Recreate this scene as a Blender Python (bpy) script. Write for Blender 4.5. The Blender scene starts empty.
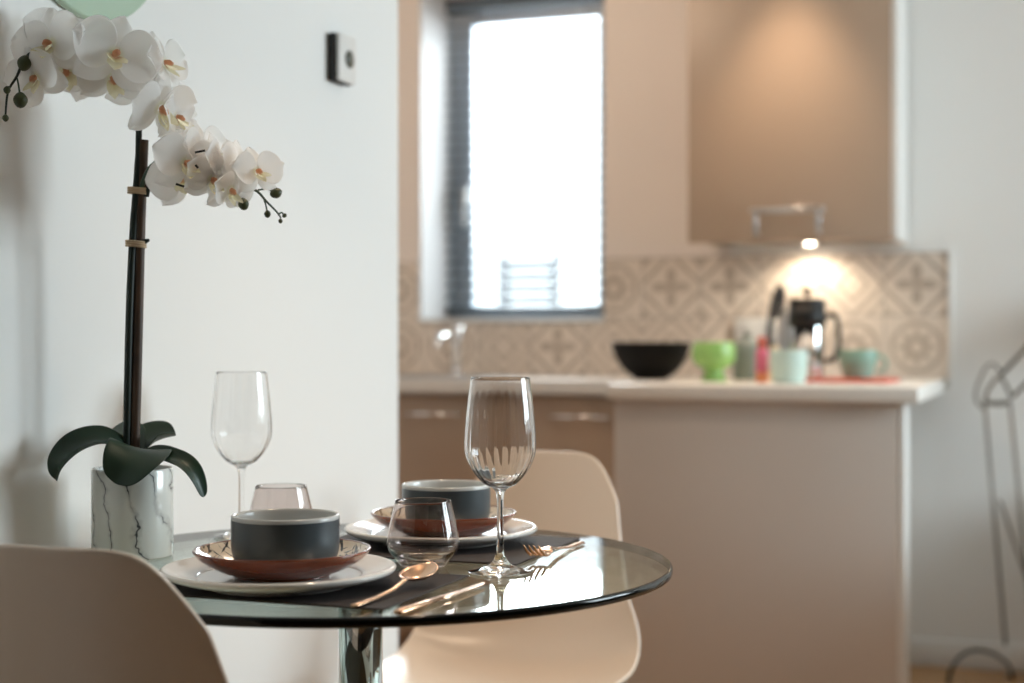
import bpy, bmesh, math, random
from mathutils import Vector, Matrix, Euler

PI = math.pi
C = bpy.context.scene.collection
random.seed(7)

# ------------------------------------------------------------------ camera frame
# world: x runs along the kitchen wall, y towards it, z up; the camera stands at the origin, turned 20 degrees left
PHI = math.radians(20.0)
CP, SP = math.cos(PHI), math.sin(PHI)
CAMZ = 1.028
F = 1500.0


def at(px, py, d):
    """a point d metres in front of the camera, from where it shows in the photograph"""
    X = (px - 512.0) / F * d
    z = CAMZ - (py - 341.5) / F * d
    return Vector((X * CP - d * SP, X * SP + d * CP, z))


# ------------------------------------------------------------------ node helpers
def new_mat(name):
    m = bpy.data.materials.new(name)
    m.use_nodes = True
    nt = m.node_tree
    for n in list(nt.nodes):
        nt.nodes.remove(n)
    out = nt.nodes.new('ShaderNodeOutputMaterial')
    return m, nt, out


def lin(c):
    if isinstance(c, str):
        c = c.lstrip('#')
        c = [int(c[i:i + 2], 16) / 255 for i in (0, 2, 4)]
        c = [x / 12.92 if x <= .04045 else ((x + .055) / 1.055) ** 2.4 for x in c]
    return (c[0], c[1], c[2], 1.0)


def pbr(name, col, rough=.5, metal=0., spec=.5, coat=0., coat_rough=.1, bump=0., bump_scale=60., vary=0., vary_scale=4., sheen=0.):
    m, nt, out = new_mat(name)
    b = nt.nodes.new('ShaderNodeBsdfPrincipled')
    b.inputs['Base Color'].default_value = lin(col)
    b.inputs['Roughness'].default_value = rough
    b.inputs['Metallic'].default_value = metal
    b.inputs['Specular IOR Level'].default_value = spec
    b.inputs['Coat Weight'].default_value = coat
    b.inputs['Coat Roughness'].default_value = coat_rough
    if sheen:
        b.inputs['Sheen Weight'].default_value = sheen
    nt.links.new(b.outputs[0], out.inputs[0])
    tc = nt.nodes.new('ShaderNodeTexCoord')
    if vary:
        n = nt.nodes.new('ShaderNodeTexNoise')
        n.inputs['Scale'].default_value = vary_scale
        n.inputs['Detail'].default_value = 4
        nt.links.new(tc.outputs['Object'], n.inputs['Vector'])
        r = nt.nodes.new('ShaderNodeValToRGB')
        c = lin(col)
        r.color_ramp.elements[0].color = tuple(min(1, x * (1 - vary)) for x in c[:3]) + (1,)
        r.color_ramp.elements[1].color = tuple(min(1, x * (1 + vary)) for x in c[:3]) + (1,)
        r.color_ramp.elements[0].position = .3
        r.color_ramp.elements[1].position = .7
        nt.links.new(n.outputs['Fac'], r.inputs[0])
        nt.links.new(r.outputs[0], b.inputs['Base Color'])
    if bump:
        n = nt.nodes.new('ShaderNodeTexNoise')
        n.inputs['Scale'].default_value = bump_scale
        nt.links.new(tc.outputs['Object'], n.inputs['Vector'])
        bp = nt.nodes.new('ShaderNodeBump')
        bp.inputs['Strength'].default_value = bump
        bp.inputs['Distance'].default_value = .002
        nt.links.new(n.outputs['Fac'], bp.inputs['Height'])
        nt.links.new(bp.outputs[0], b.inputs['Normal'])
    return m


class NB:
    """small wrapper to write node maths as expressions"""

    def __init__(s, nt):
        s.nt = nt

    def m(s, op, a, b=None, c=None):
        n = s.nt.nodes.new('ShaderNodeMath')
        n.operation = op
        for i, v in enumerate((a, b, c)):
            if v is None:
                continue
            if isinstance(v, (int, float)):
                n.inputs[i].default_value = v
            else:
                s.nt.links.new(v, n.inputs[i])
        return n.outputs[0]

    def mix(s, fac, a, b):
        n = s.nt.nodes.new('ShaderNodeMix')
        n.data_type = 'RGBA'
        for sock, v in ((n.inputs[0], fac), (n.inputs[6], a), (n.inputs[7], b)):
            if isinstance(v, (int, float)):
                sock.default_value = v
            elif isinstance(v, tuple):
                sock.default_value = v
            else:
                s.nt.links.new(v, sock)
        return n.outputs[2]

    def noise(s, vec, scale, detail=3, dist=0.):
        n = s.nt.nodes.new('ShaderNodeTexNoise')
        n.inputs['Scale'].default_value = scale
        n.inputs['Detail'].default_value = detail
        n.inputs['Distortion'].default_value = dist
        s.nt.links.new(vec, n.inputs['Vector'])
        return n.outputs['Fac']

    def step(s, v, lo, hi):
        n = s.nt.nodes.new('ShaderNodeMapRange')
        n.interpolation_type = 'SMOOTHSTEP'
        s.nt.links.new(v, n.inputs[0])
        n.inputs[1].default_value = lo
        n.inputs[2].default_value = hi
        return n.outputs[0]

    def xyz(s, vec):
        n = s.nt.nodes.new('ShaderNodeSeparateXYZ')
        s.nt.links.new(vec, n.inputs[0])
        return n.outputs

    def comb(s, x, y, z):
        n = s.nt.nodes.new('ShaderNodeCombineXYZ')
        for i, v in enumerate((x, y, z)):
            if isinstance(v, (int, float)):
                n.inputs[i].default_value = v
            else:
                s.nt.links.new(v, n.inputs[i])
        return n.outputs[0]


def base_nodes(name, rough=.4, coat=0.):
    m, nt, out = new_mat(name)
    b = nt.nodes.new('ShaderNodeBsdfPrincipled')
    b.inputs['Roughness'].default_value = rough
    b.inputs['Coat Weight'].default_value = coat
    nt.links.new(b.outputs[0], out.inputs[0])
    tc = nt.nodes.new('ShaderNodeTexCoord')
    return m, nt, b, tc.outputs['Object'], NB(nt)


def mat_marble():
    m, nt, b, co, N = base_nodes('marble', .18, .3)
    x, y, z = N.xyz(co)
    warp = N.noise(co, 14, 4)
    warp2 = N.noise(co, 40, 4)
    ang = N.m('ARCTAN2', y, x)
    # veins run mostly upwards and lean sideways
    s = N.m('ADD', N.m('MULTIPLY', ang, 4.2), N.m('MULTIPLY', z, 36))
    s = N.m('ADD', s, N.m('MULTIPLY', warp, 9))
    s = N.m('ADD', s, N.m('MULTIPLY', warp2, .8))
    v = N.m('ABSOLUTE', N.m('SINE', s))
    vein = N.m('SUBTRACT', 1.0, N.step(v, 0.02, .16))
    soft = N.m('SUBTRACT', 1.0, N.step(v, 0.0, .6))
    mask = N.step(N.noise(co, 22, 2), .36, .55)
    fac = N.m('MULTIPLY', vein, N.m('ADD', .25, N.m('MULTIPLY', mask, .75)))
    fac = N.m('MAXIMUM', fac, N.m('MULTIPLY', soft, .3))
    col = N.mix(fac, lin('#E9EBE6'), lin('#3d4247'))
    nt.links.new(col, b.inputs['Base Color'])
    return m


def mat_tiles():
    m, nt, b, co, N = base_nodes('patterned_tile', .22, .2)
    x, y, z = N.xyz(co)
    T = .2
    u = N.m('DIVIDE', N.m('ADD', x, 4.0 - .078), T)
    v = N.m('DIVIDE', N.m('SUBTRACT', z, .91), T)
    iu, iv = N.m('FLOOR', u), N.m('FLOOR', v)
    fu = N.m('SUBTRACT', N.m('FRACT', u), .5)
    fv = N.m('SUBTRACT', N.m('FRACT', v), .5)
    r = N.m('SQRT', N.m('ADD', N.m('MULTIPLY', fu, fu), N.m('MULTIPLY', fv, fv)))
    th = N.m('ARCTAN2', fv, fu)
    au, av = N.m('ABSOLUTE', fu), N.m('ABSOLUTE', fv)
    dia = N.m('ADD', au, av)
    # pattern one: eight petalled medallion in a ring, quarter rings at the corners
    pet = N.m('ADD', .22, N.m('MULTIPLY', N.m('COSINE', N.m('MULTIPLY', th, 8)), .07))
    p1 = N.m('SUBTRACT', 1.0, N.step(N.m('SUBTRACT', r, pet), -.02, .02))
    ring = N.m('SUBTRACT', 1.0, N.step(N.m('ABSOLUTE', N.m('SUBTRACT', r, .38)), .02, .045))
    hole = N.m('SUBTRACT', 1.0, N.step(r, .06, .10))
    p1 = N.m('MAXIMUM', N.m('SUBTRACT', p1, hole), ring)
    # pattern two: quatrefoil and diamonds
    qf = N.m('ADD', .20, N.m('MULTIPLY', N.m('COSINE', N.m('MULTIPLY', th, 4)), .14))
    p2 = N.m('SUBTRACT', 1.0, N.step(N.m('SUBTRACT', r, qf), -.02, .02))
    dd = N.m('SUBTRACT', 1.0, N.step(N.m('ABSOLUTE', N.m('SUBTRACT', dia, .56)), .03, .06))
    cor = N.step(dia, .78, .84)
    p2 = N.m('MAXIMUM', N.m('MAXIMUM', p2, dd), cor)
    # pattern three: concentric squares turned on their corner
    p3 = N.m('SUBTRACT', 1.0, N.step(N.m('ABSOLUTE', N.m('SINE', N.m('MULTIPLY', dia, 13))), .45, .65))
    wn = nt.nodes.new('ShaderNodeTexWhiteNoise')
    wn.noise_dimensions = '2D'
    nt.links.new(N.comb(iu, iv, 0), wn.inputs['Vector'])
    w = wn.outputs['Value']
    s1 = N.m('GREATER_THAN', w, .42)
    s2 = N.m('GREATER_THAN', w, .80)
    p = N.m('ADD', N.m('MULTIPLY', p1, N.m('SUBTRACT', 1, s1)), N.m('MULTIPLY', p2, s1))
    p = N.m('ADD', N.m('MULTIPLY', p, N.m('SUBTRACT', 1, s2)), N.m('MULTIPLY', p3, s2))
    worn = N.step(N.noise(co, 30, 5), .25, .6)
    p = N.m('MULTIPLY', p, N.m('ADD', .55, N.m('MULTIPLY', worn, .4)))
    col = N.mix(p, lin('#E3D6C8'), lin('#b6a797'))
    grout = N.step(N.m('MAXIMUM', au, av), .485, .492)
    col = N.mix(grout, col, lin('#b9afa4'))
    nt.links.new(col, b.inputs['Base Color'])
    return m


def mat_wood_floor():
    m, nt, b, co, N = base_nodes('oak_floor', .42)
    x, y, z = N.xyz(co)
    row = N.m('FLOOR', N.m('DIVIDE', y, .14))
    off = N.m('MULTIPLY', N.m('FRACT', N.m('MULTIPLY', row, .377)), 1.2)
    col_i = N.m('FLOOR', N.m('DIVIDE', N.m('ADD', x, off), 1.2))
    wn = nt.nodes.new('ShaderNodeTexWhiteNoise')
    wn.noise_dimensions = '2D'
    nt.links.new(N.comb(row, col_i, 0), wn.inputs['Vector'])
    grain = N.noise(N.comb(N.m('MULTIPLY', x, 3), N.m('MULTIPLY', y, 45), row), 1.0, 6, .6)
    f = N.m('ADD', N.m('MULTIPLY', grain, .6), N.m('MULTIPLY', wn.outputs['Value'], .4))
    c = N.mix(f, lin('#8a5f3a'), lin('#c59a68'))
    gap = N.step(N.m('ABSOLUTE', N.m('SUBTRACT', N.m('FRACT', N.m('DIVIDE', y, .14)), .5)), .485, .495)
    c = N.mix(gap, c, lin('#4b3420'))
    nt.links.new(c, b.inputs['Base Color'])
    return m


def mat_brushed_cream():
    """cream glaze with black brush strokes, kept to the inside of the dish by its height"""
    m, nt, b, co, N = base_nodes('cream_black_brushed_glaze', .15, .5)
    x, y, z = N.xyz(co)
    r = N.m('SQRT', N.m('ADD', N.m('MULTIPLY', x, x), N.m('MULTIPLY', y, y)))
    v = N.comb(N.m('MULTIPLY', N.m('ADD', x, N.m('MULTIPLY', y, .35)), 150), N.m('MULTIPLY', N.m('SUBTRACT', y, N.m('MULTIPLY', x, .35)), 36), 0)
    st = N.step(N.noise(v, 1.0, 2, 1.2), .56, .60)
    v2 = N.comb(N.m('MULTIPLY', x, 45), N.m('MULTIPLY', y, 190), 3.0)
    st2 = N.step(N.noise(v2, 1.0, 2, .8), .63, .66)
    st = N.m('MAXIMUM', st, st2)
    out_r = N.step(r, .099, .1005)
    c = N.mix(st, lin('#e6d8c2'), lin('#17130f'))
    c = N.mix(out_r, c, lin('#6b2c1a'))
    nt.links.new(c, b.inputs['Base Color'])
    return m


def mat_glass(name, col=(1, 1, 1), ior=1.45):
    m, nt, out = new_mat(name)
    g = nt.nodes.new('ShaderNodeBsdfGlass')
    g.inputs['Color'].default_value = (*col, 1)
    g.inputs['Roughness'].default_value = 0
    g.inputs['IOR'].default_value = ior
    nt.links.new(g.outputs[0], out.inputs[0])
    return m


def mat_pane(name, col, ior=1.5):
    """clear sheet glass: lets light straight through and mirrors by Fresnel"""
    m, nt, out = new_mat(name)
    t = nt.nodes.new('ShaderNodeBsdfTransparent')
    t.inputs[0].default_value = (*col, 1)
    g = nt.nodes.new('ShaderNodeBsdfGlossy')
    g.inputs['Roughness'].default_value = 0
    f = nt.nodes.new('ShaderNodeFresnel')
    geo = nt.nodes.new('ShaderNodeNewGeometry')
    N = NB(nt)
    nt.links.new(N.m('ADD', ior, N.m('MULTIPLY', geo.outputs['Backfacing'], 1 / ior - ior)), f.inputs[0])
    mx = nt.nodes.new('ShaderNodeMixShader')
    nt.links.new(f.outputs[0], mx.inputs[0])
    nt.links.new(t.outputs[0], mx.inputs[1])
    nt.links.new(g.outputs[0], mx.inputs[2])
    nt.links.new(mx.outputs[0], out.inputs[0])
    return m


def mat_emit(name, col, s):
    m, nt, out = new_mat(name)
    e = nt.nodes.new('ShaderNodeEmission')
    e.inputs[0].default_value = lin(col)
    e.inputs[1].default_value = s
    nt.links.new(e.outputs[0], out.inputs[0])
    return m


def mat_petal(name, c_in, c_out, r0, r1):
    m, nt, b, co, N = base_nodes(name, .5)
    x, y, z = N.xyz(co)
    r = N.m('SQRT', N.m('ADD', N.m('MULTIPLY', x, x), N.m('MULTIPLY', y, y)))
    c = N.mix(N.step(r, r0, r1), lin(c_in), lin(c_out))
    nt.links.new(c, b.inputs['Base Color'])
    tr = nt.nodes.new('ShaderNodeBsdfTranslucent')
    nt.links.new(c, tr.inputs[0])
    mx = nt.nodes.new('ShaderNodeMixShader')
    mx.inputs[0].default_value = .7
    out = [n for n in nt.nodes if n.type == 'OUTPUT_MATERIAL'][0]
    nt.links.new(b.outputs[0], mx.inputs[1])
    nt.links.new(tr.outputs[0], mx.inputs[2])
    nt.links.new(mx.outputs[0], out.inputs[0])
    return m


M = {}
M['wall'] = pbr('wall_paint', '#EEEDEA', .6, bump=.05, bump_scale=200)
M['darkwall'] = pbr('taupe_wall_paint', '#4f453c', .6)
M['kwall'] = pbr('kitchen_wall_paint', '#EDE2D9', .6, bump=.05, bump_scale=200)
M['ceil'] = pbr('ceiling_paint', '#EDEAE5', .8)
M['trim'] = pbr('white_gloss_trim', '#E9E7E3', .3)
M['reveal'] = pbr('window_reveal_paint', '#D2D3D4', .6)
M['floor'] = mat_wood_floor()
M['tile'] = mat_tiles()
M['cab'] = pbr('cashmere_gloss_door', '#B59F8B', .42)
M['panel'] = pbr('cashmere_matt_panel', '#D3CAC2', .4)
M['cabwhite'] = pbr('white_cabinet_carcass', '#E6E4E0', .35)
M['work'] = pbr('pale_worktop', '#ECE7E0', .3, vary=.05, vary_scale=90)
M['chrome'] = pbr('chrome', (.82, .83, .84), .06, 1.)
M['steel'] = pbr('brushed_steel', (.6, .6, .6), .28, 1.)
M['shell'] = pbr('cream_plastic_shell', '#E2CFBC', .32)
M['oak'] = pbr('beech_leg', '#C39A6B', .45, vary=.15, vary_scale=30)
M['blackmetal'] = pbr('black_wire_metal', '#1b1a19', .4, .6)
M['glass'] = mat_glass('clear_glass')
M['smoke'] = mat_glass('faintly_smoked_glass', (.93, .90, .89))
M['table'] = mat_pane('table_glass', (.88, .955, .93))
M['edge'] = pbr('polished_dark_glass_edge', '#060b0a', .08, spec=.35)
M['pane'] = mat_pane('window_glass', (.97, .985, .98))
M['china'] = pbr('white_glazed_china', '#E9E6E0', .14, coat=.3)
M['bowl_out'] = pbr('matt_charcoal_glaze', '#4a5257', .3, vary=.06, vary_scale=50)
M['bowl_in'] = pbr('pale_grey_glaze', '#C9CBC9', .18)
M['terra'] = pbr('rust_glaze', '#7c3a1c', .2, coat=.4, vary=.12, vary_scale=40)
M['strokes'] = mat_brushed_cream()
M['mat'] = pbr('charcoal_placemat', '#38302e', .75, bump=.4, bump_scale=900, vary=.1, vary_scale=200)
M['copper'] = pbr('rose_gold', (.72, .45, .29), .2, 1.)
M['marble'] = mat_marble()
M['leaf'] = pbr('dark_orchid_leaf', '#13301e', .45, vary=.25, vary_scale=20)
M['stemgreen'] = pbr('dark_green_stem', '#16241b', .5)
M['stake'] = pbr('brown_stake', '#4a3524', .55, vary=.25, vary_scale=25)
M['raffia'] = pbr('raffia_tie', '#C9B090', .7)
M['soil'] = pbr('dark_moss', '#2a2a1c', .9, bump=.8, bump_scale=120)
M['petal'] = mat_petal('white_petal', '#F6F6E4', '#FFFEFD', .003, .011)
M['lip'] = mat_petal('yellow_pink_lip', '#E6B79A', '#F5F0D4', .002, .008)
M['bud'] = pbr('olive_bud', '#3a4020', .45, vary=.3, vary_scale=60)
M['sprig'] = pbr('green_flower_stalk', '#3c5240', .5)
M['black'] = pbr('black_plastic', '#0b0b0b', .5)
M['blackbowl'] = pbr('black_stoneware', '#0a0908', .7, spec=.25)
M['disp'] = pbr('grey_display', '#5c5f55', .35)
M['darkgrey'] = pbr('dark_grey_case', '#191a19', .5)
M['mintdisc'] = pbr('pale_green_enamel', '#b3cab3', .3)
M['lime'] = pbr('lime_ceramic', '#98C872', .25)
M['jargrey'] = pbr('grey_green_ceramic', '#86908a', .4)
M['pink'] = pbr('pink_paper', '#E0708c', .5)
M['coral'] = pbr('coral_red', '#D2604e', .45)
M['orange'] = pbr('orange_paper', '#E38b5e', .5)
M['cream'] = pbr('cream_cap', '#EAD9B8', .5)
M['mint'] = pbr('mint_ceramic', '#C6DCD4', .25)
M['teal'] = pbr('sage_ceramic', '#8BAF9E', .25)
M['frame'] = pbr('grey_window_frame', '#e3eaf0', .4)
M['slat'] = pbr('dark_grey_slat', '#68737d', .5)
M['bronze'] = pbr('grey_bronze_wire', '#6f665b', .4, .5)
M['shade'] = pbr('lamp_shade_grey', '#5a544d', .5)
M['outer'] = pbr('outdoor_grey_boards', '#5c6165', .7)
M['paleout'] = pbr('outdoor_pale_render', '#d9d6d0', .8)
M['bulb'] = mat_emit('lit_downlight', (1., .86, .68), 55)
M['coffee'] = pbr('coffee', '#1c0f08', .2)


# ------------------------------------------------------------------ mesh helpers
def link(name, me, mat, parent=None, smooth=True):
    o = bpy.data.objects.new(name, me)
    C.objects.link(o)
    if mat is not None:
        for mm in (mat if isinstance(mat, (list, tuple)) else [mat]):
            me.materials.append(mm)
    if smooth:
        for p in me.polygons:
            p.use_smooth = True
    if parent is not None:
        o.parent = parent
    return o


def obj(name, bm, mat, parent=None, smooth=True, loc=None, rot=None):
    bmesh.ops.recalc_face_normals(bm, faces=bm.faces[:])
    me = bpy.data.meshes.new(name)
    bm.to_mesh(me)
    bm.free()
    o = link(name, me, mat, parent, smooth)
    if loc is not None:
        o.location = loc
    if rot is not None:
        o.rotation_euler = rot
    return o


def tag(o, label, cat, group=None):
    o['label'] = label
    o['category'] = cat
    if group:
        o['group'] = group
    return o


def thing(name, label, cat, loc=(0, 0, 0), rotz=0., group=None):
    o = bpy.data.objects.new(name, None)
    C.objects.link(o)
    o.location = loc
    o.rotation_euler = (0, 0, rotz)
    o.empty_display_size = .05
    return tag(o, label, cat, group)


def dup(root, loc, rotz, label, group=None):
    r = root.copy()
    C.objects.link(r)
    r.location = loc
    r.rotation_euler = (0, 0, rotz)
    r['label'] = label
    if group:
        r['group'] = group
    for ch in list(root.children):
        c = ch.copy()
        C.objects.link(c)
        c.parent = r
        for g in list(ch.children):
            d = g.copy()
            C.objects.link(d)
            d.parent = c
    return r


def structure(o):
    o['kind'] = 'structure'
    return o


def add_box(bm, x0, x1, y0, y1, z0, z1, bevel=0., seg=2):
    b2 = bmesh.new()
    bmesh.ops.create_cube(b2, size=1)
    for v in b2.verts:
        v.co = Vector(((x0 + x1) / 2 + v.co.x * (x1 - x0), (y0 + y1) / 2 + v.co.y * (y1 - y0), (z0 + z1) / 2 + v.co.z * (z1 - z0)))
    if bevel:
        bmesh.ops.bevel(b2, geom=b2.edges[:] + b2.verts[:], offset=bevel, segments=seg, profile=.5, affect='EDGES')
    merge(bm, b2)


def merge(bm, b2, mi=None):
    me = bpy.data.meshes.new('tmp')
    if mi is not None:
        for f in b2.faces:
            f.material_index = mi
    b2.to_mesh(me)
    b2.free()
    bm.from_mesh(me)
    bpy.data.meshes.remove(me)


def box(x0, x1, y0, y1, z0, z1, bevel=0., seg=2):
    bm = bmesh.new()
    add_box(bm, x0, x1, y0, y1, z0, z1, bevel, seg)
    return bm


def lathe(prof, seg=64, flute=None, closed=False, mis=None):
    """turn (r, z) points about z; flute(i_profile, theta) scales the radius"""
    bm = bmesh.new()
    rings = []
    for i, (r, z) in enumerate(prof):
        if r < 1e-6:
            rings.append([bm.verts.new((0, 0, z))])
        else:
            ring = []
            for k in range(seg):
                t = 2 * PI * k / seg
                rr = r * (flute(i, t) if flute else 1.)
                ring.append(bm.verts.new((rr * math.cos(t), rr * math.sin(t), z)))
            rings.append(ring)
    n = len(rings)
    for i in range(n if closed else n - 1):
        a, b = rings[i], rings[(i + 1) % n]
        mi = mis[i] if mis else 0
        for k in range(seg):
            k2 = (k + 1) % seg
            if len(a) == 1 and len(b) == 1:
                continue
            if len(a) == 1:
                f = bm.faces.new((a[0], b[k], b[k2]))
            elif len(b) == 1:
                f = bm.faces.new((a[k], b[0], a[k2]))
            else:
                f = bm.faces.new((a[k], b[k], b[k2], a[k2]))
            f.material_index = mi
    return bm


def smooth_prof(pts, n=6):
    """Catmull-Rom through profile or path points"""
    pts = [Vector(p) for p in pts]
    out = []
    for i in range(len(pts) - 1):
        p0 = pts[max(i - 1, 0)]
        p1, p2 = pts[i], pts[i + 1]
        p3 = pts[min(i + 2, len(pts) - 1)]
        for k in range(n):
            t = k / n
            out.append(.5 * ((2 * p1) + (p2 - p0) * t + (2 * p0 - 5 * p1 + 4 * p2 - p3) * t * t + (3 * p1 - p0 - 3 * p2 + p3) * t ** 3))
    out.append(pts[-1])
    return out


def sp2(pts, n=6):
    return [(max(v[0], 0.), v[1]) for v in smooth_prof([(p[0], p[1], 0) for p in pts], n)]


def add_tube(bm, pts, rad, seg=10, caps=True):
    pts = [Vector(p) for p in pts]
    n = len(pts)
    rads = rad if isinstance(rad, (list, tuple)) else [rad] * n
    rings = []
    up = None
    for i, p in enumerate(pts):
        t = (pts[min(i + 1, n - 1)] - pts[max(i - 1, 0)])
        t.normalize()
        if up is None:
            up = Vector((0, 0, 1)) if abs(t.z) < .9 else Vector((1, 0, 0))
        a = t.cross(up)
        a.normalize()
        b = a.cross(t)
        b.normalize()
        up = b
        rings.append([bm.verts.new(p + rads[i] * (math.cos(2 * PI * k / seg) * a + math.sin(2 * PI * k / seg) * b)) for k in range(seg)])
    for i in range(n - 1):
        for k in range(seg):
            k2 = (k + 1) % seg
            bm.faces.new((rings[i][k], rings[i][k2], rings[i + 1][k2], rings[i + 1][k]))
    if caps:
        bm.faces.new(rings[0][::-1])
        bm.faces.new(rings[-1])
    return bm


def tube(pts, rad, seg=10):
    return add_tube(bmesh.new(), pts, rad, seg)


def grid_surface(fn, nu, nv):
    bm = bmesh.new()
    vs = [[bm.verts.new(fn(i / nu, j / nv)) for j in range(nv + 1)] for i in range(nu + 1)]
    for i in range(nu):
        for j in range(nv):
            bm.faces.new((vs[i][j], vs[i + 1][j], vs[i + 1][j + 1], vs[i][j + 1]))
    return bm


def solidify(o, t, offset=0.):
    md = o.modifiers.new('thickness', 'SOLIDIFY')
    md.thickness = t
    md.offset = offset
    return o


def subsurf(o, n=1):
    md = o.modifiers.new('smooth', 'SUBSURF')
    md.levels = n
    md.render_levels = n
    return o


# ================================================================== THE SETTING
XL, YB = -1.275, 4.93            # left wall face, kitchen wall face
YEND = 2.818                     # end of the left wall
XR, YF, XK, ZC = 2.3, -2.6, -2.75, 2.45
structure(obj('floor', box(XK - .2, XR + .2, YF - .2, YB + .42, -.06, 0), M['floor'], smooth=False))
structure(obj('ceiling', box(XK - .2, XR + .2, YF - .2, YB + .42, ZC, ZC + .06), M['ceil'], smooth=False))
structure(obj('wall_left', box(XL - .14, XL, YF, YEND, 0, ZC), M['wall'], smooth=False))
structure(obj('wall_front', box(XK - .2, XR + .2, YF - .14, YF, 0, ZC), M['darkwall'], smooth=False))
structure(obj('wall_kitchen', box(XK - .14, XK, YF, YB, 0, ZC), M['kwall'], smooth=False))
# kitchen wall with the window opening
WX0, WX1, WZ0, WZ1 = -2.146, -1.460, 1.095, 2.30
bm = bmesh.new()
add_box(bm, XK - .14, WX0, YB, YB + .4, 0, ZC)
add_box(bm, WX1, -1.02, YB, YB + .4, 0, ZC)
add_box(bm, WX0, WX1, YB, YB + .4, 0, WZ0 - .001)
add_box(bm, WX0, WX1, YB, YB + .4, WZ1, ZC)
structure(obj('wall_back', bm, M['kwall'], smooth=False))
structure(obj('wall_rear', box(-1.02, XR + .14, YB, YB + .4, 0, ZC), M['wall'], smooth=False))
# right wall with the large living room window
RY0, RY1, RZ0, RZ1 = 2.75, 4.7, .9, 2.3
bm = bmesh.new()
add_box(bm, XR, XR + .14, YF, RY0, 0, ZC)
add_box(bm, XR, XR + .14, RY1, YB, 0, ZC)
add_box(bm, XR, XR + .14, RY0, RY1, 0, RZ0)
add_box(bm, XR, XR + .14, RY0, RY1, RZ1, ZC)
structure(obj('wall_right', bm, M['darkwall'], smooth=False))
structure(obj('baseboard_back', box(-.61, XR, YB - .016, YB - .0005, 0, .085, .004), M['trim']))
structure(obj('baseboard_left', box(XL + .0005, XL + .016, YF, YEND, 0, .085, .004), M['trim']))
# kitchen window: frame, pane, sill
FY = YB + .30
wf = bmesh.new()
fw = .085
add_box(wf, WX0 + .001, WX0 + fw, FY, FY + .07, WZ0, WZ1, .004)
add_box(wf, WX1 - .108, WX1 - .001, FY, FY + .07, WZ0, WZ1, .004)
add_box(wf, WX0 + fw, WX1 - .108, FY, FY + .07, WZ0, WZ0 + .06, .004)
add_box(wf, WX0 + fw, WX1 - .108, FY, FY + .07, WZ1 - .09, WZ1, .004)
w1 = structure(obj('window_1', wf, M['frame']))
obj('pane', box(WX0 + fw - .01, WX1 - .10, FY + .03, FY + .036, WZ0 + .05, WZ1 - .08), M['pane'], w1, smooth=False)
hb = bmesh.new()
add_box(hb, WX0 + .05, WX0 + .075, FY - .03, FY - .001, 1.55, 1.60, .004)
add_box(hb, WX0 + .055, WX0 + .07, FY - .045, FY - .03, 1.46, 1.60, .005)
obj('window_handle', hb, M['trim'], w1)
structure(obj('trim_1', box(WX0 + .001, WX1 - .001, YB - .02, FY - .001, WZ0 - .001, WZ0 + .012, .004), M['trim']))
structure(obj('trim_4', box(WX0 + .0005, WX0 + .006, YB - .001, FY - .001, WZ0 + .0125, WZ1 - .001), M['reveal'], smooth=False))
# living room window (out of the picture to the right)
wf = bmesh.new()
for a, b_ in ((RY0, RY0 + .07), ((RY0 + RY1) / 2 - .05, (RY0 + RY1) / 2 + .05), (RY1 - .07, RY1)):
    add_box(wf, XR + .03, XR + .09, a, b_, RZ0, RZ1, .004)
add_box(wf, XR + .03, XR + .09, RY0, RY1, RZ0, RZ0 + .07, .004)
add_box(wf, XR + .03, XR + .09, RY0, RY1, RZ1 - .07, RZ1, .004)
w2 = structure(obj('window_2', wf, M['frame']))
obj('pane', box(XR + .055, XR + .061, RY0 + .06, RY1 - .06, RZ0 + .06, RZ1 - .06), M['pane'], w2, smooth=False)
# low blocker added out of view on the right, to shade the lower rear wall
structure(obj('low_shade_blocker', box(.10, .20, 3.3, YB - .02, 0, .62), M['wall'], smooth=False))

# tiled splashback: side strip left of the window, run below the sill, and the high run on the right
ZT = 1.312
bm = bmesh.new()
add_box(bm, XK + .01, WX0 - .002, YB - .01, YB - .0005, .91, ZT)
add_box(bm, WX0 - .002, WX1 + .002, YB - .01, YB - .0005, .91, WZ0 - .004)
add_box(bm, WX1 + .002, -.327, YB - .01, YB - .0005, .91, ZT)
structure(obj('trim_2', bm, M['tile'], smooth=False))
structure(obj('trim_3', box(-.3265, -.312, YB - .016, YB - .0005, .88, ZT + .004, .002), M['trim']))

# ================================================================== WINDOW BLIND
t = thing('venetian_blind', 'dark grey venetian blind hanging in the bright kitchen window', 'blind', ((WX0 + WX1) / 2, YB + .255, WZ0 + .03))
hw = (WX1 - WX0) / 2 - .004
H = WZ1 - WZ0 - .03
obj('head_rail', box(-hw, hw, -.025, .025, H - .05, H - .001, .004), M['slat'], t)
bm = bmesh.new()
pitch = .042
k = 0
zz = .03
while zz < H - .06:
    b2 = bmesh.new()
    n = 6
    rows = []
    for j in range(n + 1):
        s = -1 + 2 * j / n
        rows.append([b2.verts.new((sx * (hw - .002), s * .022, zz + .0025 * (1 - s * s) + s * .006)) for sx in (-1, 1)])
    for j in range(n):
        b2.faces.new((rows[j][0], rows[j][1], rows[j + 1][1], rows[j + 1][0]))
    merge(bm, b2)
    zz += pitch
sl = obj('slats', bm, M['slat'], t)
solidify(sl, .0012)
obj('bottom_rail', box(-hw, hw, -.022, .022, 0, .018, .004), M['slat'], t)
for sx in (-.62, .62):
    bm = bmesh.new()
    for sy in (-.0245, .0245):
        add_tube(bm, [(sx * hw, sy, .02), (sx * hw, sy, H - .04)], .0011, 6)
    obj('ladder_cord', bm, M['slat'], t)

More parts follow.
